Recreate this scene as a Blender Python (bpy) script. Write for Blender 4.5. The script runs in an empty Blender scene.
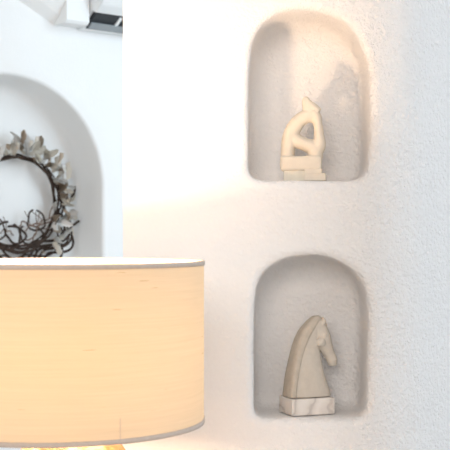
import bpy, bmesh, math, random
from mathutils import Vector, Matrix, noise

random.seed(7)
S = bpy.context.scene
COL = S.collection
F, HZ, CX = 1190.0, 232.0, 225.0        # focal length and horizon read off the photograph
W = 2.05                                # distance of the niche wall
PI = math.pi

# ------------------------------------------------------------------ helpers
def link(name, bm, mat, parent=None, smooth=True):
    me = bpy.data.meshes.new(name)
    bmesh.ops.recalc_face_normals(bm, faces=bm.faces)
    bm.to_mesh(me); bm.free()
    if smooth:
        for p in me.polygons: p.use_smooth = True
    o = bpy.data.objects.new(name, me); COL.objects.link(o)
    if mat: me.materials.append(mat)
    if parent: o.parent = parent
    return o

def tag(o, label, cat, group=None):
    o['label'] = label; o['category'] = cat
    if group: o['group'] = group
    return o

def empty(name, loc, rz, label, cat):
    o = bpy.data.objects.new(name, None); COL.objects.link(o)
    o.location = loc; o.rotation_euler = (0, 0, rz); o.empty_display_size = .05
    return tag(o, label, cat)

def struct(o):
    o['kind'] = 'structure'; return o

def add_box(bm, x0, x1, y0, y1, z0, z1, bevel=0.0, seg=2):
    vs = [bm.verts.new((x, y, z)) for x in (x0, x1) for y in (y0, y1) for z in (z0, z1)]
    idx = [(0,1,3,2),(4,6,7,5),(0,4,5,1),(2,3,7,6),(0,2,6,4),(1,5,7,3)]
    fs = [bm.faces.new([vs[i] for i in f]) for f in idx]
    if bevel:
        es = list({e for f in fs for e in f.edges})
        bmesh.ops.bevel(bm, geom=es, offset=bevel, segments=seg, affect='EDGES', profile=.5)

def add_rings(bm, rings, cap0=True, cap1=True, close=True):
    vr = [[bm.verts.new(p) for p in r] for r in rings]
    n = len(vr[0])
    for a, b in zip(vr, vr[1:]):
        for i in range(n if close else n-1):
            j = (i+1) % n
            bm.faces.new((a[i], a[j], b[j], b[i]))
    if cap0: bm.faces.new(list(reversed(vr[0])))
    if cap1: bm.faces.new(vr[-1])
    return vr

def add_lathe(bm, prof, seg=64, cap0=True, cap1=True):
    add_rings(bm, [[(r*math.cos(2*PI*i/seg), r*math.sin(2*PI*i/seg), z) for i in range(seg)] for r, z in prof], cap0, cap1)

def add_tube(bm, pts, rad, sides=8, squash=None):
    pts = [Vector(p) for p in pts]; n = len(pts); rings = []
    up = Vector((0, 1, 0))
    for i, p in enumerate(pts):
        t = (pts[min(i+1, n-1)] - pts[max(i-1, 0)]).normalized()
        a = up.cross(t)
        if a.length < 1e-3: a = Vector((1, 0, 0)).cross(t)
        a.normalize(); b = t.cross(a).normalized()
        r = rad[i] if isinstance(rad, (list, tuple)) else rad
        q = (squash[i] if isinstance(squash, (list, tuple)) else squash) if squash else r
        rings.append([p + a*(r*math.cos(2*PI*k/sides)) + b*(q*math.sin(2*PI*k/sides)) for k in range(sides)])
    add_rings(bm, rings)

def catmull(P, n, closed=False):
    P = [Vector(p) for p in P]; m = len(P); out = []
    segs = m if closed else m-1
    for s in range(segs):
        if closed: p0, p1, p2, p3 = P[s-1], P[s], P[(s+1) % m], P[(s+2) % m]
        else: p0, p1, p2, p3 = P[max(s-1, 0)], P[s], P[s+1], P[min(s+2, m-1)]
        for k in range(n):
            t = k/n
            out.append(.5*((2*p1) + (p2-p0)*t + (2*p0-5*p1+4*p2-p3)*t*t + (3*p1-p0-3*p2+p3)*t**3))
    if not closed: out.append(P[-1])
    return out

def fuse(name, bm, mat, parent, voxel, it=4, fac=.5):
    """weld overlapping solids into one continuous carved surface"""
    o = link(name + '_raw', bm, None)
    r = o.modifiers.new('r', 'REMESH'); r.mode = 'VOXEL'; r.voxel_size = voxel
    s = o.modifiers.new('s', 'SMOOTH'); s.iterations = it; s.factor = fac
    dg = bpy.context.evaluated_depsgraph_get()
    me = bpy.data.meshes.new_from_object(o.evaluated_get(dg))
    old = o.data
    bpy.data.objects.remove(o); bpy.data.meshes.remove(old)
    me.name = name
    for p in me.polygons: p.use_smooth = True
    me.materials.clear(); me.materials.append(mat)
    q = bpy.data.objects.new(name, me); COL.objects.link(q)
    if parent: q.parent = parent
    return q

# ------------------------------------------------------------------ materials
def new_mat(name, rough=.8, spec=.3):
    m = bpy.data.materials.new(name); m.use_nodes = True
    nt = m.node_tree; b = nt.nodes['Principled BSDF']
    b.inputs['Roughness'].default_value = rough
    b.inputs['Specular IOR Level'].default_value = spec
    return m, nt, b

def N(nt, t, **kw):
    n = nt.nodes.new(t)
    for k, v in kw.items():
        if k in n.inputs: n.inputs[k].default_value = v
        else: setattr(n, k, v)
    return n

def coords(nt, scale=(1, 1, 1)):
    tc = N(nt, 'ShaderNodeTexCoord'); mp = N(nt, 'ShaderNodeMapping')
    mp.inputs['Scale'].default_value = scale
    nt.links.new(tc.outputs['Object'], mp.inputs['Vector'])
    return mp.outputs['Vector']

def noise_tex(nt, vec, scale, detail=3, rough=.5):
    n = N(nt, 'ShaderNodeTexNoise'); n.inputs['Scale'].default_value = scale
    n.inputs['Detail'].default_value = detail; n.inputs['Roughness'].default_value = rough
    nt.links.new(vec, n.inputs['Vector']); return n.outputs['Fac']

def ramp(nt, fac, stops):
    r = N(nt, 'ShaderNodeValToRGB'); e = r.color_ramp.elements
    while len(e) < len(stops): e.new(.5)
    for el, (p, c) in zip(e, stops): el.position = p; el.color = (*c, 1)
    nt.links.new(fac, r.inputs['Fac']); return r.outputs['Color']

def bump(nt, bsdf, h, strength, dist, prev=None):
    b = N(nt, 'ShaderNodeBump'); b.inputs['Strength'].default_value = strength
    b.inputs['Distance'].default_value = dist
    nt.links.new(h, b.inputs['Height'])
    if prev: nt.links.new(prev, b.inputs['Normal'])
    nt.links.new(b.outputs['Normal'], bsdf.inputs['Normal']); return b.outputs['Normal']

def plaster(name, col, fine, coarse):
    m, nt, b = new_mat(name, .92, .15)
    v = coords(nt)
    c = ramp(nt, noise_tex(nt, v, 6, 3), [(.3, tuple(x*.985 for x in col)), (.7, col)])
    nt.links.new(c, b.inputs['Base Color'])
    p = bump(nt, b, noise_tex(nt, v, 14, 2), coarse, .01)
    p = bump(nt, b, noise_tex(nt, v, 125, 4, .68), fine, .016, p)
    return m

PLASTER = plaster('white_stucco', (.90, .885, .875), .75, .3)
# bump is faded on the left to imitate lamp glare washing the texture out
_nt = PLASTER.node_tree
_sep = N(_nt, 'ShaderNodeSeparateXYZ'); _mr = N(_nt, 'ShaderNodeMapRange')
_nt.links.new(next(n for n in _nt.nodes if n.type == 'TEX_COORD').outputs['Object'], _sep.inputs[0])
_nt.links.new(_sep.outputs['X'], _mr.inputs['Value'])
for _k, _v in (('From Min', -.08), ('From Max', .26), ('To Min', .22), ('To Max', .9)): _mr.inputs[_k].default_value = _v
_nt.links.new(_mr.outputs[0], [n for n in _nt.nodes if n.type == 'BUMP'][-1].inputs['Strength'])
FARPL = plaster('smooth_white_plaster', (.87, .885, .89), .12, .1)

def plain(name, col, rough=.6, spec=.3, grain=0, gscale=200, var=.04, vscale=30):
    m, nt, b = new_mat(name, rough, spec)
    v = coords(nt)
    c = ramp(nt, noise_tex(nt, v, vscale, 4), [(.3, tuple(x*(1-var) for x in col)), (.7, tuple(min(1, x*(1+var)) for x in col))])
    nt.links.new(c, b.inputs['Base Color'])
    if grain: bump(nt, b, noise_tex(nt, v, gscale, 3), grain, .001)
    return m

LIMESTONE = plain('pale_limestone', (.66, .595, .50), .75, .25, .25, 420, .03, 60)
PLINTHST = plain('grey_limestone', (.66, .62, .53), .8, .2, .3, 420, .04, 60)
SANDSTONE = plain('grey_beige_stone', (.56, .51, .445), .85, .2, .4, 420, .05, 70)
MANEST = plain('grey_beige_stone_crest', (.50, .445, .375), .85, .2, .5, 300, .07, 90)

def marble_mat():
    m, nt, b = new_mat('veined_marble', .45, .4)
    v = coords(nt)
    w = N(nt, 'ShaderNodeTexWave'); w.inputs['Scale'].default_value = 7; w.inputs['Distortion'].default_value = 11
    w.inputs['Detail'].default_value = 4; w.inputs['Detail Scale'].default_value = 1.6
    nt.links.new(v, w.inputs['Vector'])
    c = ramp(nt, w.outputs['Fac'], [(0, (.52, .48, .45)), (.10, (.64, .60, .56)), (.4, (.69, .65, .605)), (1, (.74, .70, .66))])
    nt.links.new(c, b.inputs['Base Color']); return m
MARBLE = marble_mat()

def shade_mat():
    m = bpy.data.materials.new('linen_shade'); m.use_nodes = True
    nt = m.node_tree; nt.nodes.clear()
    out = N(nt, 'ShaderNodeOutputMaterial')
    v = coords(nt, (5, 5, 260))
    slub = noise_tex(nt, v, 1.6, 5, .65)
    v2 = coords(nt, (420, 420, 8))
    warp = noise_tex(nt, v2, 1, 2)
    sp = noise_tex(nt, coords(nt, (26, 26, 420)), 1.0, 1)
    c1 = ramp(nt, slub, [(.25, (.62, .515, .385)), (.7, (.68, .57, .44))])
    fl = ramp(nt, sp, [(0, (.55, .45, .36)), (.19, (.75, .66, .55)), (.235, (1, 1, 1))])
    mx = N(nt, 'ShaderNodeMix'); mx.data_type = 'RGBA'; mx.blend_type = 'MULTIPLY'; mx.inputs[0].default_value = 1
    nt.links.new(c1, mx.inputs[6]); nt.links.new(fl, mx.inputs[7])
    d = N(nt, 'ShaderNodeBsdfDiffuse'); t = N(nt, 'ShaderNodeBsdfTranslucent')
    nt.links.new(mx.outputs[2], d.inputs['Color']); tr = N(nt, 'ShaderNodeMix'); tr.data_type = 'RGBA'; tr.blend_type = 'MULTIPLY'; tr.inputs[0].default_value = 1
    tr.inputs[7].default_value = (.46, .38, .155, 1); nt.links.new(mx.outputs[2], tr.inputs[6])
    nt.links.new(tr.outputs[2], t.inputs['Color'])
    b = N(nt, 'ShaderNodeBump'); b.inputs['Strength'].default_value = .35; b.inputs['Distance'].default_value = .001
    nt.links.new(slub, b.inputs['Height'])
    b2 = N(nt, 'ShaderNodeBump'); b2.inputs['Strength'].default_value = .15; b2.inputs['Distance'].default_value = .0006
    nt.links.new(warp, b2.inputs['Height']); nt.links.new(b.outputs['Normal'], b2.inputs['Normal'])
    nt.links.new(b2.outputs['Normal'], d.inputs['Normal'])
    mix = N(nt, 'ShaderNodeMixShader'); mix.inputs[0].default_value = .10
    nt.links.new(d.outputs[0], mix.inputs[1]); nt.links.new(t.outputs[0], mix.inputs[2])
    nt.links.new(mix.outputs[0], out.inputs['Surface']); return m
LINEN = shade_mat()
TRIM = plain('folded_linen_trim', (.50, .42, .36), .9, .1, .3, 600, .05, 200)
BRASS, _nt, _b = new_mat('brushed_brass', .35, .5)
_b.inputs['Base Color'].default_value = (.62, .48, .28, 1); _b.inputs['Metallic'].default_value = 1
def bulb_mat(col, s):
    m = bpy.data.materials.new('glowing_bulb_glass'); m.use_nodes = True
    nt = m.node_tree; nt.nodes.clear()
    e = N(nt, 'ShaderNodeEmission'); e.inputs['Color'].default_value = (*col, 1); e.inputs['Strength'].default_value = s
    o = N(nt, 'ShaderNodeOutputMaterial'); nt.links.new(e.outputs[0], o.inputs['Surface']); return m
BULB = bulb_mat((1.0, .70, .46), 330)
def base_mat():
    m, nt, b = new_mat('cream_patinated_ceramic', .5, .4)
    v = coords(nt)
    c = ramp(nt, noise_tex(nt, v, 26, 5, .6), [(.40, (.20, .09, .035)), (.50, (.30, .18, .08)), (.56, (.42, .35, .26)), (.8, (.46, .41, .33))])
    nt.links.new(c, b.inputs['Base Color'])
    bump(nt, b, noise_tex(nt, v, 60, 4), .5, .004); return m
BASEM = base_mat()
VINE = plain('dark_brown_vine', (.055, .038, .03), .85, .2, .5, 300, .4, 60)
TWIG = plain('grey_brown_twig', (.22, .16, .13), .85, .2, .4, 300, .3, 60)
LEAFA = plain('cream_dried_leaf', (.88, .84, .77), .85, .15, .4, 200, .15, 50)
LEAFB = plain('taupe_dried_leaf', (.56, .47, .38), .85, .15, .4, 200, .25, 50)
LEAFC = plain('white_dried_flower', (.86, .85, .83), .85, .15, .3, 200, .06, 50)
ACW = plain('white_plastic', (.84, .86, .87), .4, .4, 0, 1, .01, 3)
ACD = plain('black_vent', (.025, .03, .035), .5, .4, 0, 1, .05, 20)
ACL = plain('grey_louver', (.30, .33, .35), .45, .4, 0, 1, .05, 20)
FLOORM = plain('pale_stone_floor', (.70, .67, .63), .6, .3, .2, 20, .05, 3)

# ------------------------------------------------------------------ niche walls
def outline(px, D, npp=8):
    P = [Vector((p.x, p.y)) for p in catmull([((x-CX)*D/F, (HZ-y)*D/F, 0) for x, y in px], npp, True)]
    m = 150; out = []; P.append(P[0])                      # even spacing, corners eased
    cum = [0]
    for a, b in zip(P, P[1:]): cum.append(cum[-1] + (b-a).length)
    j = 0
    for i in range(m):
        t = cum[-1]*i/m
        while cum[j+1] < t: j += 1
        out.append(P[j].lerp(P[j+1], (t-cum[j])/(cum[j+1]-cum[j])))
    for _ in range(3): out = [(out[i-1] + 2*out[i] + out[(i+1) % m])/4 for i in range(m)]
    return out

LIP = [(.0145, 0), (.0125, .0002), (.0095, .001), (.006, .0028), (.003, .0058), (.001, .0095), (0, .014), (0, .03), (0, .06), (0, .085), (0, .105)]
def niche_cell(bm, P, rect, fn, depth, lip=LIP, fill=((.99, .84), (.972, .885), (.945, .93), (.905, .967), (.85, .99), (.78, 1.0), (.6, 1.0), (.4, 1.0), (.15, 1.0))):
    """wall cell with a rounded recess: rect=(u0,u1,z0,z1); fn maps (u, depth, z) to the place"""
    n = len(P); c = sum(P, Vector((0, 0)))/n
    area = sum(P[i].x*P[(i+1) % n].y - P[(i+1) % n].x*P[i].y for i in range(n))
    sg = 1 if area > 0 else -1
    nor = []
    for i in range(n):
        t = (P[(i+1) % n] - P[i-1]).normalized(); nor.append(Vector((t.y, -t.x))*sg)
    def wob(u, z, k): return noise.noise(Vector((u*22, z*22, k)))*.0011
    rings = []
    u0, u1, z0, z1 = rect
    hit = []; last = None
    for i in range(n):
        q = P[i] + nor[i]*.0145; d = (q - c)
        if last and sg*(last.x*d.y - last.y*d.x) < 0: d = last.copy()
        last = d.copy()
        ts = []
        if d.x > 1e-9: ts.append((u1-c.x)/d.x)
        if d.x < -1e-9: ts.append((u0-c.x)/d.x)
        if d.y > 1e-9: ts.append((z1-c.y)/d.y)
        if d.y < -1e-9: ts.append((z0-c.y)/d.y)
        hit.append(c + d*min(ts))
    for i in range(n):                     # fill the corners of the cell
        a, b = hit[i], hit[(i+1) % n]
        if abs(a.x-b.x) > 1e-6 and abs(a.y-b.y) > 1e-6:
            cx_ = a.x if min(abs(a.x-u0), abs(a.x-u1)) < 1e-6 else b.x
            cy_ = a.y if min(abs(a.y-z0), abs(a.y-z1)) < 1e-6 else b.y
            bm.faces.new([bm.verts.new(fn(p[0], 0, p[1])) for p in ((a.x, a.y), (cx_, cy_), (b.x, b.y))])
    for t in (0, .25, .45, .6, .72, .82, .9, .96):
        rings.append([fn(*(lambda v: (v.x, 0, v.y))(hit[i].lerp(P[i] + nor[i]*.0145, t))) for i in range(n)])
    k = depth/.14
    for o, y in lip:
        r = []
        for i in range(n):
            q = P[i] + nor[i]*o
            w = wob(q.x, q.y, y*9) if o < .0143 else 0
            r.append(fn(q.x + nor[i].x*w, y*k, q.y + nor[i].y*w))
        rings.append(r)
    for s, f in fill:
        rings.append([fn(c.x+(p.x-c.x)*s, depth*f, c.y+(p.y-c.y)*s) for p in P])
    add_rings(bm, rings, cap0=False, cap1=True)

UP = [(249,172),(248.5,150),(248.5,110),(249,75),(251,50),(256,34),(266,20.5),(282,12),(303,9),(325,12),(344,21),(358,37),(366,55),(370,75),(371,110),(370,150),(367.5,170),(361,178),(350,180.5),(310,180.5),(265,180.2),(254,178.5)]
LO = [(254,409),(254,380),(254,330),(255,300),(258,284),(266,270),(281,260.5),(300,256),(315,255),(332,258),(350,267),(361,279),(367,293),(369,320),(368.5,370),(367.5,404),(364.5,415),(355,418.6),(310,419),(265,418.8),(257,417)]
XL, XR, ZT, ZF = (123-CX)*W/F, .267, 1.35, -1.25
ZS = (HZ-218)*W/F
bm = bmesh.new()
US, RB, TURN = .222, .17, math.radians(50)      # the face starts to turn just before the niches' right edge
def wf(u, y, z):
    if u <= US: return (u, W+y, z)
    a = min((u-US)/RB, TURN); e = max(0, u-US-RB*TURN)
    return (US + RB*math.sin(a) + e*math.cos(a), W + y + RB - RB*math.cos(a) + e*math.sin(a), z)
niche_cell(bm, outline(UP, W), (XL, XR, ZS, ZT), wf, .14)
niche_cell(bm, outline(LO, W), (XL, XR, ZF, ZS), wf, .14)
# rounded turn to the right-hand face, then its straight run, back and left side
plan = [wf(XR + (US+RB*TURN-XR)*i/24, 0, 0)[:2] for i in range(25)]
ex, ey = plan[-1]
plan += [(ex + math.cos(TURN)*l, ey + math.sin(TURN)*l) for l in (.05, .3, .9)]
zs = [ZF, -.6, -.2, .1, .4, .8, ZT]
add_rings(bm, [[(x, y, z) for x, y in plan] for z in zs], False, False, close=False)
ex, ey = plan[-1]
add_rings(bm, [[(ex, ey, z), (ex, ey+.3, z), (XL, W+.4, z), (XL, W, z)] for z in (ZF, ZT)], False, False, close=False)
wall = struct(link('wall_front', bm, PLASTER))
for p in wall.data.polygons:
    if p.area > .3 and abs(p.normal.y) < .99: p.use_smooth = False

# far room wall, turned 42 degrees, with a shallow arched recess
PHI = math.radians(42); UX, UY = math.cos(PHI), math.sin(PHI); NX, NY = UY, -UX      # along the wall / out of the wall
DF = 4.2; PX0 = (10-CX)*DF/F
def far(u, inn, z): return (PX0 + UX*u - NX*inn, DF + UY*u - NY*inn, z)
AZ, AA, AB, ABOT = .166, .405, .388, -1.0
arch = [Vector((AA*math.cos(t), AZ + AB*math.sin(t))) for t in [PI*i/48 for i in range(49)]]
left = [Vector((-AA, AZ + (ABOT-AZ)*i/14)) for i in range(1, 14)] + [Vector((-AA+.02, ABOT))]
bot = [Vector((-AA + 2*AA*i/10, ABOT)) for i in range(1, 10)] + [Vector((AA-.02, ABOT))]
right = [Vector((AA, ABOT + (AZ-ABOT)*i/14)) for i in range(1, 14)]
bm = bmesh.new()
niche_cell(bm, arch + left + bot + right, (-1.5, 1.5, ZF, 1.35), far, .17,
           lip=[(.0145, 0), (.012, .0005), (.006, .0025), (.002, .007), (0, .013), (0, .06), (0, .11)],
           fill=((.985, .9), (.96, .97), (.93, 1.0), (.7, 1.0), (.4, 1.0), (.15, 1.0)))
add_box(bm, 0, 1, 0, 1, 0, 1)
for v_, (u_, d_, z_) in zip(list(bm.verts)[-8:], [(u, d, z) for u in (-1.5, 1.5) for d in (.22, .4) for z in (ZF, 1.35)]): v_.co = far(u_, d_, z_)
struct(link('wall_back', bm, FARPL))

# sloping soffit and boxed-in pipe beside the air conditioner
def far_prism(bm, sec, u0, u1):       # sec: (out, z) polygon, extruded along the wall
    add_rings(bm, [[far(u, -n, z) for n, z in sec] for u in (u0, u1)])
bm = bmesh.new()
def zl(u): return .823 - (u-.033)*.467
add_rings(bm, [[far(u, .02, zl(u)-.004), far(u, -.0, zl(u)), far(u, -.04, zl(u)+.03), far(u, -.30, zl(u)+.34), far(u, .02, zl(u)+.34)] for u in (-.75, -.3, .2)])
struct(link('ceiling_slope', bm, FARPL, smooth=False))
bm = bmesh.new()
far_prism(bm, [(-.01, .752), (.075, .752), (.085, .762), (.085, 1.2), (-.01, 1.2)], .183, .281)
struct(link('trim_1', bm, FARPL, smooth=False))

# floor and ceiling, and an assumed, unseen masonry ledge for the lamp to stand on
bm = bmesh.new(); add_box(bm, -4, 4.5, -3, 7, ZF-.1, ZF); struct(link('floor', bm, FLOORM, smooth=False))
bm = bmesh.new(); add_box(bm, -3, 1.6, -.5, 3.2, ZT, ZT+.1); struct(link('ceiling', bm, FARPL, smooth=False))
LX, LY = (60-CX)*1.653/F, 1.653
ZB = (HZ-421.5)*LY/F; ZR = (HZ-261)*LY/F
LEDGE = ZB - .34
bm = bmesh.new(); add_box(bm, -.75, .02, 1.36, W+.002, ZF, LEDGE, .02, 3)
struct(link('trim_2', bm, PLASTER, smooth=False))

# ------------------------------------------------------------------ table lamp
lamp = empty('table_lamp', (LX, LY, LEDGE), 0, 'lit table lamp with wide drum shade of cream linen on a mottled cream base', 'lamp')
R = .2; zb, zr = ZB-LEDGE, ZR-LEDGE
bm = bmesh.new()
seg = 128; th = .0007
prof = [(R, zb), (R, zb+.06), (R, (zb+zr)/2), (R, zr-.06), (R, zr)]
add_rings(bm, [[(r*math.cos(2*PI*i/seg), r*math.sin(2*PI*i/seg), z) for i in range(seg)] for r, z in prof], False, False)
shade = link('lamp_shade', bm, LINEN, lamp)
def hoop(name, z0, z1, parent):
    bm = bmesh.new()
    sec = [(R-.0012, z0), (R+.0012, z0), (R+.0014, (z0+z1)/2), (R+.0012, z1), (R-.0012, z1)]
    rings = [[(r*math.cos(2*PI*i/seg), r*math.sin(2*PI*i/seg), z) for r, z in sec] for i in range(seg)]
    vr = [[bm.verts.new(p) for p in r] for r in rings]
    for a in range(seg):
        b = (a+1) % seg
        for k in range(5): bm.faces.new((vr[a][k], vr[a][(k+1) % 5], vr[b][(k+1) % 5], vr[b][k]))
    return link(name, bm, TRIM, parent)
hoop('rim_trim', zr-.0058, zr+.0006, shade); hoop('hem_trim', zb-.0006, zb+.0058, shade)
bm = bmesh.new()                                           # lapped seam of the fabric
sa = math.asin((131-60)/144.0)
rings = [[((R+.0009)*math.sin(sa+d), -(R+.0009)*math.cos(sa+d), z) for d in (-.0025, .0025)] for z in (zb+.0046, zb+.032)]
add_rings(bm, rings, False, False, close=False)
link('seam', bm, TRIM, shade)
bm = bmesh.new()
base_prof = [(.055, 0), (.062, .004), (.066, .015), (.085, .05), (.104, .11), (.110, .17), (.105, .225), (.092, .268), (.077, .294), (.066, .311), (.056, .3205), (.042, .3255), (.022, .327), (.010, .3275)]
add_lathe(bm, base_prof, 72)
for v in bm.verts:
    k = 1 + .03*noise.noise(v.co*18); v.co.x *= k; v.co.y *= k; v.co.x += .018
link('lamp_base', bm, BASEM, lamp)
bm = bmesh.new()
add_lathe(bm, [(.012, .315), (.012, .36), (.019, .362), (.019, .40), (.015, .405)], 32)
link('bulb_socket', bm, BRASS, lamp)
bm = bmesh.new()
bz = (-.155) - LEDGE
add_lathe(bm, [(.013, .404), (.015, bz-.034), (.024, bz-.02), (.029, bz), (.029, bz+.018), (.022, bz+.036), (.010, bz+.043), (.002, bz+.0445)], 32)
link('bulb', bm, BULB, lamp)
bm = bmesh.new()                                           # spider fitter that carries the shade's rim
for k in range(3):
    a = 2*PI*k/3 + .5; ca, sa_ = math.cos(a), math.sin(a)
    add_tube(bm, catmull([(.016*ca, .016*sa_, .363), (.08*ca, .08*sa_, .358), (R*.9*ca, R*.9*sa_, zb+.006), (R*.995*ca, R*.995*sa_, zb+.003)], 5), .0014, 8)
link('shade_fitter', bm, BRASS, lamp)

# ------------------------------------------------------------------ abstract stone sculpture in the upper niche
DS = 2.105; s = DS/F
zfloor_u = (HZ-180.5)*W/F
ab = empty('abstract_sculpture', ((304-CX)*s, DS, zfloor_u+.0012), math.radians(-6), 'pale stone abstract seated figure with two holes, standing in the upper niche', 'sculpture')
q = lambda x, y, d=0: ((x-304)*s, d*s, (180.3-y)*s)
bm = bmesh.new()
def limb(pts, rad, dep): add_tube(bm, catmull([q(x, y, d) for x, y, d in pts], 4), interp(rad, 4), 16, interp(dep, 4))
def interp(v, n):
    o = []
    for a, b in zip(v, v[1:]):
        for k in range(n): o.append((a+(b-a)*k/n)*s)
    return o + [v[-1]*s]
# back rising from the block and bending over into the head
limb([(287.6,158,0),(288,147,0),(289.8,137,0),(293.4,128,0),(298.8,120.4,0),(306,115.6,0),(313,115,0)], [7,7,7.8,7.8,7.2,7,6.8], [10,10,9.5,9,8.5,8,7])
# forehead and arm dropping to the knee
limb([(312,112,0),(316.2,117.5,0),(318,125,0),(319.2,135,0),(319,143.5,0),(317,149,0)], [7.2,5.8,4.4,5.2,7.2,7.4], [7.5,7,6.5,7,8.5,8])
# diagonal thigh
limb([(289.5,134.5,0),(296,139.6,0),(303,142.8,0),(311,146,0),(316.4,148,0)], [9.6,7.4,6.4,7.6,8.6], [9,9,8.5,8.5,8.5])
limb([(286.5,158.5,0),(300,159.5,0),(316.5,158.5,0)], [4.6,4,5], [10,9.5,9.5])
limb([(315.6,148,0),(315.4,152,0),(315,158,0)], [7.8,7.8,7.4], [8.5,9,9])
# pointed horn
limb([(310.5,113,0),(308.5,106.5,0),(306.4,101,0),(304.8,96,0)], [8.6,6.6,4.8,2.2], [7,5.8,4.4,2])
limb([(307,102.5,0),(312.5,106.5,0),(318,112,0)], [3.6,5,5], [4.5,6,6])
# rounded block the figure grows from
x0, _, z1 = q(280.6, 155.6); x1, _, z0 = q(322, 170.6)
add_box(bm, x0, x1, -12*s, 12*s, z0, z1, 3*s, 3)
fuse('figure', bm, LIMESTONE, ab, .0011, 5, .5)
bm = bmesh.new(); a = q(284, 170.2); b = q(305, 180.3); add_box(bm, a[0], b[0]+.001, -9.5*s, 11*s, b[2], a[2]+.0005, .0010)
link('plinth', bm, PLINTHST, ab, smooth=False)
bm = bmesh.new(); a = q(304.5, 173); b = q(326, 180.3); add_box(bm, a[0], b[0], -12.5*s, 12*s, b[2], a[2], .0012)
pl = link('plinth', bm, LIMESTONE, ab, smooth=False)
bm = bmesh.new(); a = q(305, 169); b = q(322, 173); add_box(bm, a[0], b[0], -11.5*s, 11.5*s, b[2]-.0005, a[2]+.001, .0008)
link('plinth', bm, LIMESTONE, ab, smooth=False)

# ------------------------------------------------------------------ stone horse head in the lower niche
DH = 2.12; s = DH/F
zfloor_l = (HZ-419)*W/F
RH = math.radians(19); ch = math.cos(RH)
hs = empty('horse_head_sculpture', ((309.5-CX)*s, DH-.005, zfloor_l+.0012), RH, 'grey-beige stone horse head on a veined marble block, in the lower niche', 'sculpture')
HB = 397.8
q = lambda x, y, d=0: ((x-308.5)*s/ch, d*s, (414.6-y)*s)
bm = bmesh.new()
def section(y, xl, xr, t, n=28, e=2.6):
    c, h = (xl+xr)/2, (xr-xl)/2; r = []
    for k in range(n):
        a = 2*PI*k/n; ca, sa = math.cos(a), math.sin(a)
        r.append(q(c + h*math.copysign(abs(ca)**(2/e), ca), y, t*math.copysign(abs(sa)**(2/e), sa)))
    return r
rows = [(HB,284.5,329.5,13.5),(391,285.2,327.3,13),(384,286.2,325,12.4),(376,287.2,322.6,11.8),(366,289.2,320.2,11),(356,291.4,318.4,10.2),(348,293.4,317,8),(340,296,317,7.2),(333,299.5,319,7),(328,303.5,321,7),(323.6,308,321,6),(320.4,311.5,319.5,3.6)]
add_rings(bm, [section(*r) for r in rows])
add_tube(bm, catmull([q(314,325), q(318.8,334), q(321.6,342), q(325.4,350.5), q(329.2,358), q(331.6,364), q(332.2,368.6)], 4),
         interp([6.4,9,9.4,7.2,5.5,5.6,3.8], 4), 20, interp([6,8.6,9,6.6,5.4,5.4,3.4], 4))
for d in (-1, 1):
    add_tube(bm, [q(319.6,335.5,d*7.4), q(320.8,337,d*8.8), q(322.4,338.6,d*7.6)], [1.1*s,1.7*s,1.0*s], 10)          # brow and eye
    add_tube(bm, [q(314.5,341,d*6.2), q(317,344,d*8.2), q(320,346,d*7)], [3.4*s,5*s,3.4*s], 12, [2.4*s,3*s,2.4*s])     # cheek
    add_tube(bm, [q(332,360.5,d*3.6), q(333.2,362.4,d*4.4), q(333.2,364,d*3.6)], [1*s,1.4*s,1*s], 10)                  # nostril
    add_tube(bm, catmull([q(319.5,327,d*4), q(320.9,324,d*4.6), q(321,321.4,d*4.6), q(320,318.6,d*4.2)], 3), interp([2.4,2.5,1.7,.5],3), 12)  # ears
fuse('horse_bust', bm, SANDSTONE, hs, .0011, 3, .5)
bm = bmesh.new()
rows = [(HB-.1,284,291.6,12.4),(384,285.6,292.8,12.0),(376,286.5,294.3,11.6),(366,288.4,296.6,10.8),(356,290.5,299.4,10),(348,292.4,302.2,9.6),(340,295,306,9.0),(333,298.4,310.2,8.4),(328,302.2,314,7.6),(322.6,306.8,317.4,6.2),(319,311.3,318.6,4.4),(318,313.5,317.4,2.4)]
add_rings(bm, [section(y, a, b, t+.5, 28, 3.4) for y, a, b, t in rows])
add_tube(bm, catmull([q(315.5,319.6), q(320.3,322.6), q(323.8,327.2), q(325.4,332)], 4), interp([2.4,2.6,2.2,.8],4), 12, interp([3,3.2,2.6,.8],4))     # forelock
fuse('mane', bm, MANEST, hs, .0011, 2, .5)
bm = bmesh.new(); add_box(bm, -.0465, .0352, -.031, .031, 0, 16.3*s, .0018)
link('marble_block', bm, MARBLE, hs, smooth=False)
bm = bmesh.new(); add_lathe(bm, [(.010, 16.2*s), (.010, 17.2*s)], 24)
link('dowel', bm, ACD, hs)

# ------------------------------------------------------------------ wreath in the far arch
WD = .17
def ray_u(px):
    k = (px-CX)/F; P = far(0, WD, 0)
    u = (k*P[1]-P[0])/(UX-k*UY); return u
random.seed(23)
wu = ray_u(8); WY = far(wu, WD, 0)[1]; wz = (HZ-203)*WY/F
wx = far(wu, WD-.035, wz)
wr = empty('wreath', wx, PHI, 'round twig wreath with cream dried leaves hanging in the far arched recess', 'wreath')
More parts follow.
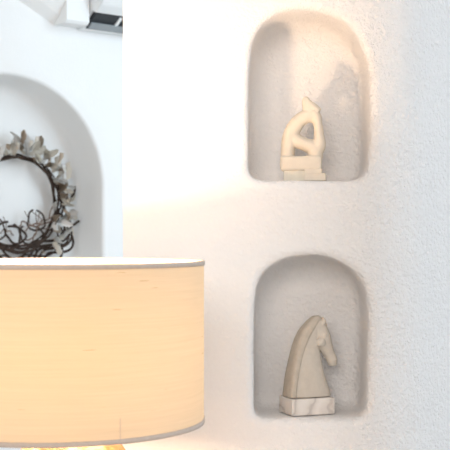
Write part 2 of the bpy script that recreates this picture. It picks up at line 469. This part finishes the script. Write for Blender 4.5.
# local axes: x along the wall, -y out of it, z up
def ringpt(a, r, d): return (r*math.cos(a)*1.06, -d, r*math.sin(a))
for k in range(5):                                         # dark twisted vines of the hoop
    r0 = .162 + .012*random.random(); ph = random.random()*6; am = .006+.006*random.random(); f = random.choice((3, 4, 5))
    pts = [ringpt(2*PI*i/56, r0 + am*math.sin(f*2*PI*i/56+ph) + .004*random.random(), .022 + .012*math.cos((f+1)*2*PI*i/56+ph)) for i in range(57)]
    bm = bmesh.new(); add_tube(bm, pts, .0028 + .0018*random.random(), 7)
    link('vine', bm, VINE, wr)
for k in range(8):                                        # loose loops along the bottom right
    a0 = math.radians(-150 + 50*random.random()); a1 = math.radians(-30 + 60*random.random())
    r0 = .165 + .11*random.random(); r1 = .18+.075*random.random(); ph = random.random()*6
    pts = [ringpt(a0 + (a1-a0)*i/30, r0 + (r1-r0)*i/30 + .026*math.sin(5*i/30*PI+ph), .02 + .01*math.sin(i*.5+ph)) for i in range(31)]
    bm = bmesh.new(); add_tube(bm, catmull(pts, 2), .0032 + .0022*random.random(), 6)
    link('vine', bm, VINE, wr)
for k in range(7):                                        # thin branching twigs straying inside
    a0 = math.radians(random.uniform(-160, 15)); a = a0; r = .165; pts = [ringpt(a, r, .02)]
    step = random.uniform(.10, .2) * random.choice((-1, 1))
    for i in range(9):
        a += step + random.uniform(-.1, .1); r += random.uniform(-.026, .004) if i < 6 else random.uniform(-.006, .016)
        pts.append(ringpt(a, max(r, .03), .02 + random.uniform(-.006, .008)))
    bm = bmesh.new(); add_tube(bm, catmull(pts, 3), .0022 + .0012*random.random(), 6)
    mid = pts[5]
    add_tube(bm, catmull([mid, (mid[0]+random.uniform(-.02, .02), mid[1]-.004, mid[2]+.025), (mid[0]+random.uniform(-.04, .04), mid[1], mid[2]+.055)], 3), .0016, 5)
    link('twig', bm, TWIG, wr)
for k in range(6):                                         # small curled tendrils in the lower half
    a = math.radians(-160 + 24*k + random.uniform(-6, 6)); r = random.uniform(.10, .15); cx, _, cz = ringpt(a, r, 0)
    w, h, ph = random.uniform(.036, .062), random.uniform(.022, .042), random.random()*3
    pts = [(cx + w*math.cos(t*.26+ph)*(1+.1*math.sin(t)), -.02 - .008*math.sin(t*.5), cz + h*math.sin(t*.26+ph) + .01*math.cos(t*.26)) for t in range(23)]
    bm = bmesh.new(); add_tube(bm, pts, .0032 + .0016*random.random(), 6)
    link('vine', bm, VINE, wr)
random.seed(5)
def leaf_mesh(mat, seed):                                  # a curled, cupped dried leaf
    rnd = random.Random(seed); bm = bmesh.new(); nu, nv = 7, 5; g = []
    cu, cp = rnd.uniform(.5, 1.3), rnd.uniform(.6, 1.4)
    for i in range(nu+1):
        t = i/nu; w = .42*math.sin(PI*min(1, .08+t*.95))**.8 + .02; row = []
        for j in range(nv+1):
            v = (j/nv-.5)*2
            row.append(bm.verts.new((v*w + rnd.uniform(-.04, .04), -(cp*.35*v*v + .5*math.sin(cu*t*2)) + rnd.uniform(-.05, .05), t*1.0 + rnd.uniform(-.03, .03))))
        g.append(row)
    for i in range(nu):
        for j in range(nv): bm.faces.new((g[i][j], g[i][j+1], g[i+1][j+1], g[i+1][j]))
    bmesh.ops.solidify(bm, geom=bm.faces[:], thickness=.05)
    me = bpy.data.meshes.new('dried_leaf'); bmesh.ops.recalc_face_normals(bm, faces=bm.faces); bm.to_mesh(me); bm.free()
    for p in me.polygons: p.use_smooth = True
    me.materials.append(mat); return me
LM = [leaf_mesh(m, 11+i) for i, m in enumerate((LEAFA, LEAFB, LEAFC, LEAFA, LEAFB, LEAFC, LEAFA))]
for k in range(98):
    a = math.radians((random.triangular(-66, 140, 58) if k < 82 else random.uniform(140, 225))); r = random.uniform(.166, .216)
    o = bpy.data.objects.new('dried_leaf', random.choice(LM)); COL.objects.link(o); o.parent = wr
    o.location = ringpt(a, r, random.uniform(.02, .04))
    o.rotation_euler = (random.uniform(-.6, .6), -(a - PI/2) + random.uniform(-1.3, 1.3), random.uniform(-1.5, 1.5))
    z = random.uniform(.028, .058); o.scale = (min(z, .036)*random.uniform(.4, .95), z*.9, z)

# ------------------------------------------------------------------ air conditioner on the far wall
U0, U1 = .286, 1.10
acx = far(U0, 0, .745)
ac = empty('air_conditioner', acx, PHI, 'white wall-mounted air conditioner with dark outlet slot under the ceiling', 'air conditioner')
# local: x along wall, -y out, z up
L = U1-U0
def ac_prism(name, sec, x0, x1, mat, bevel=0, parent=ac):
    bm = bmesh.new(); add_rings(bm, [[(x, -n, z) for n, z in sec] for x in (x0, x1)])
    if bevel: bmesh.ops.bevel(bm, geom=bm.edges[:], offset=bevel, segments=2, affect='EDGES')
    return link(name, bm, mat, parent, smooth=False)
body = ac_prism('casing', [(0.001, .0), (.04, .004), (.052, .030), (.10, .066), (.108, .050), (.15, .074), (.19, .12), (.20, .20), (.195, .29), (.001, .29)], 0, L, ACW, .003)
ac_prism('outlet', [(.041, .0035)] + [(.038, .0028), (.1085, .0485), (.100, .064), (.052, .034)], .012, L-.022, ACD)
ac_prism('louver', [(.048, .0025), (.052, .0012), (.076, .017), (.072, .022)], .014, L-.024, ACL)
ac_prism('vane_bracket', [(.050, .001), (.104, .042), (.104, .050), (.050, .010)], .118, .130, ACW)
ac_prism('front_panel', [(.192, .125), (.203, .20), (.198, .285), (.190, .285), (.186, .13)], .004, L-.004, ACW, .0015)

# ------------------------------------------------------------------ light
w = bpy.data.worlds.new('daylight'); S.world = w; w.use_nodes = True
bg = w.node_tree.nodes['Background']
bg.inputs['Color'].default_value = (.97, .98, 1.0, 1); bg.inputs['Strength'].default_value = .50

def area(name, loc, target, sx, sy, power, col):
    l = bpy.data.lights.new(name, 'AREA'); l.shape = 'RECTANGLE'; l.size = sx; l.size_y = sy; l.energy = power; l.color = col
    o = bpy.data.objects.new(name, l); COL.objects.link(o); o.location = loc
    o.rotation_euler = (Vector(target)-Vector(loc)).to_track_quat('-Z', 'Y').to_euler(); return o
area('assumed_right_daylight', (2.5, 2.25, .45), (.35, 2.1, 0), .9, 1.4, 28, (.66, .84, 1.0))  # cool light added from the right, for an assumed window that isn't built
area('front_fill_light', (-.7, -2.4, 1.2), (.1, 2, -.05), 2.0, 1.5, 84, (1.0, .91, .84))  # warm fill added behind the camera to brighten the niche interiors
area('far_wall_fill_light', (1.1, 3.3, .95), (-.5, 4.4, .2), 1.2, 1.4, 20, (.78, .92, 1.0))  # cool fill added to brighten the far wall; its window is assumed, unseen

# ------------------------------------------------------------------ camera
cam = bpy.data.cameras.new('camera'); co = bpy.data.objects.new('camera', cam); COL.objects.link(co)
co.rotation_euler = (PI/2, 0, 0)
cam.sensor_width = 36; cam.lens = F/450*36; cam.shift_y = (HZ-225)/450
cam.clip_start = .05
cam.dof.use_dof = True; cam.dof.focus_distance = 2.08; cam.dof.aperture_fstop = 15
S.camera = co
S.view_settings.view_transform = 'Standard'; S.view_settings.look = 'None'
S.view_settings.exposure = .23; S.view_settings.gamma = 1; S.view_settings.use_curve_mapping = False
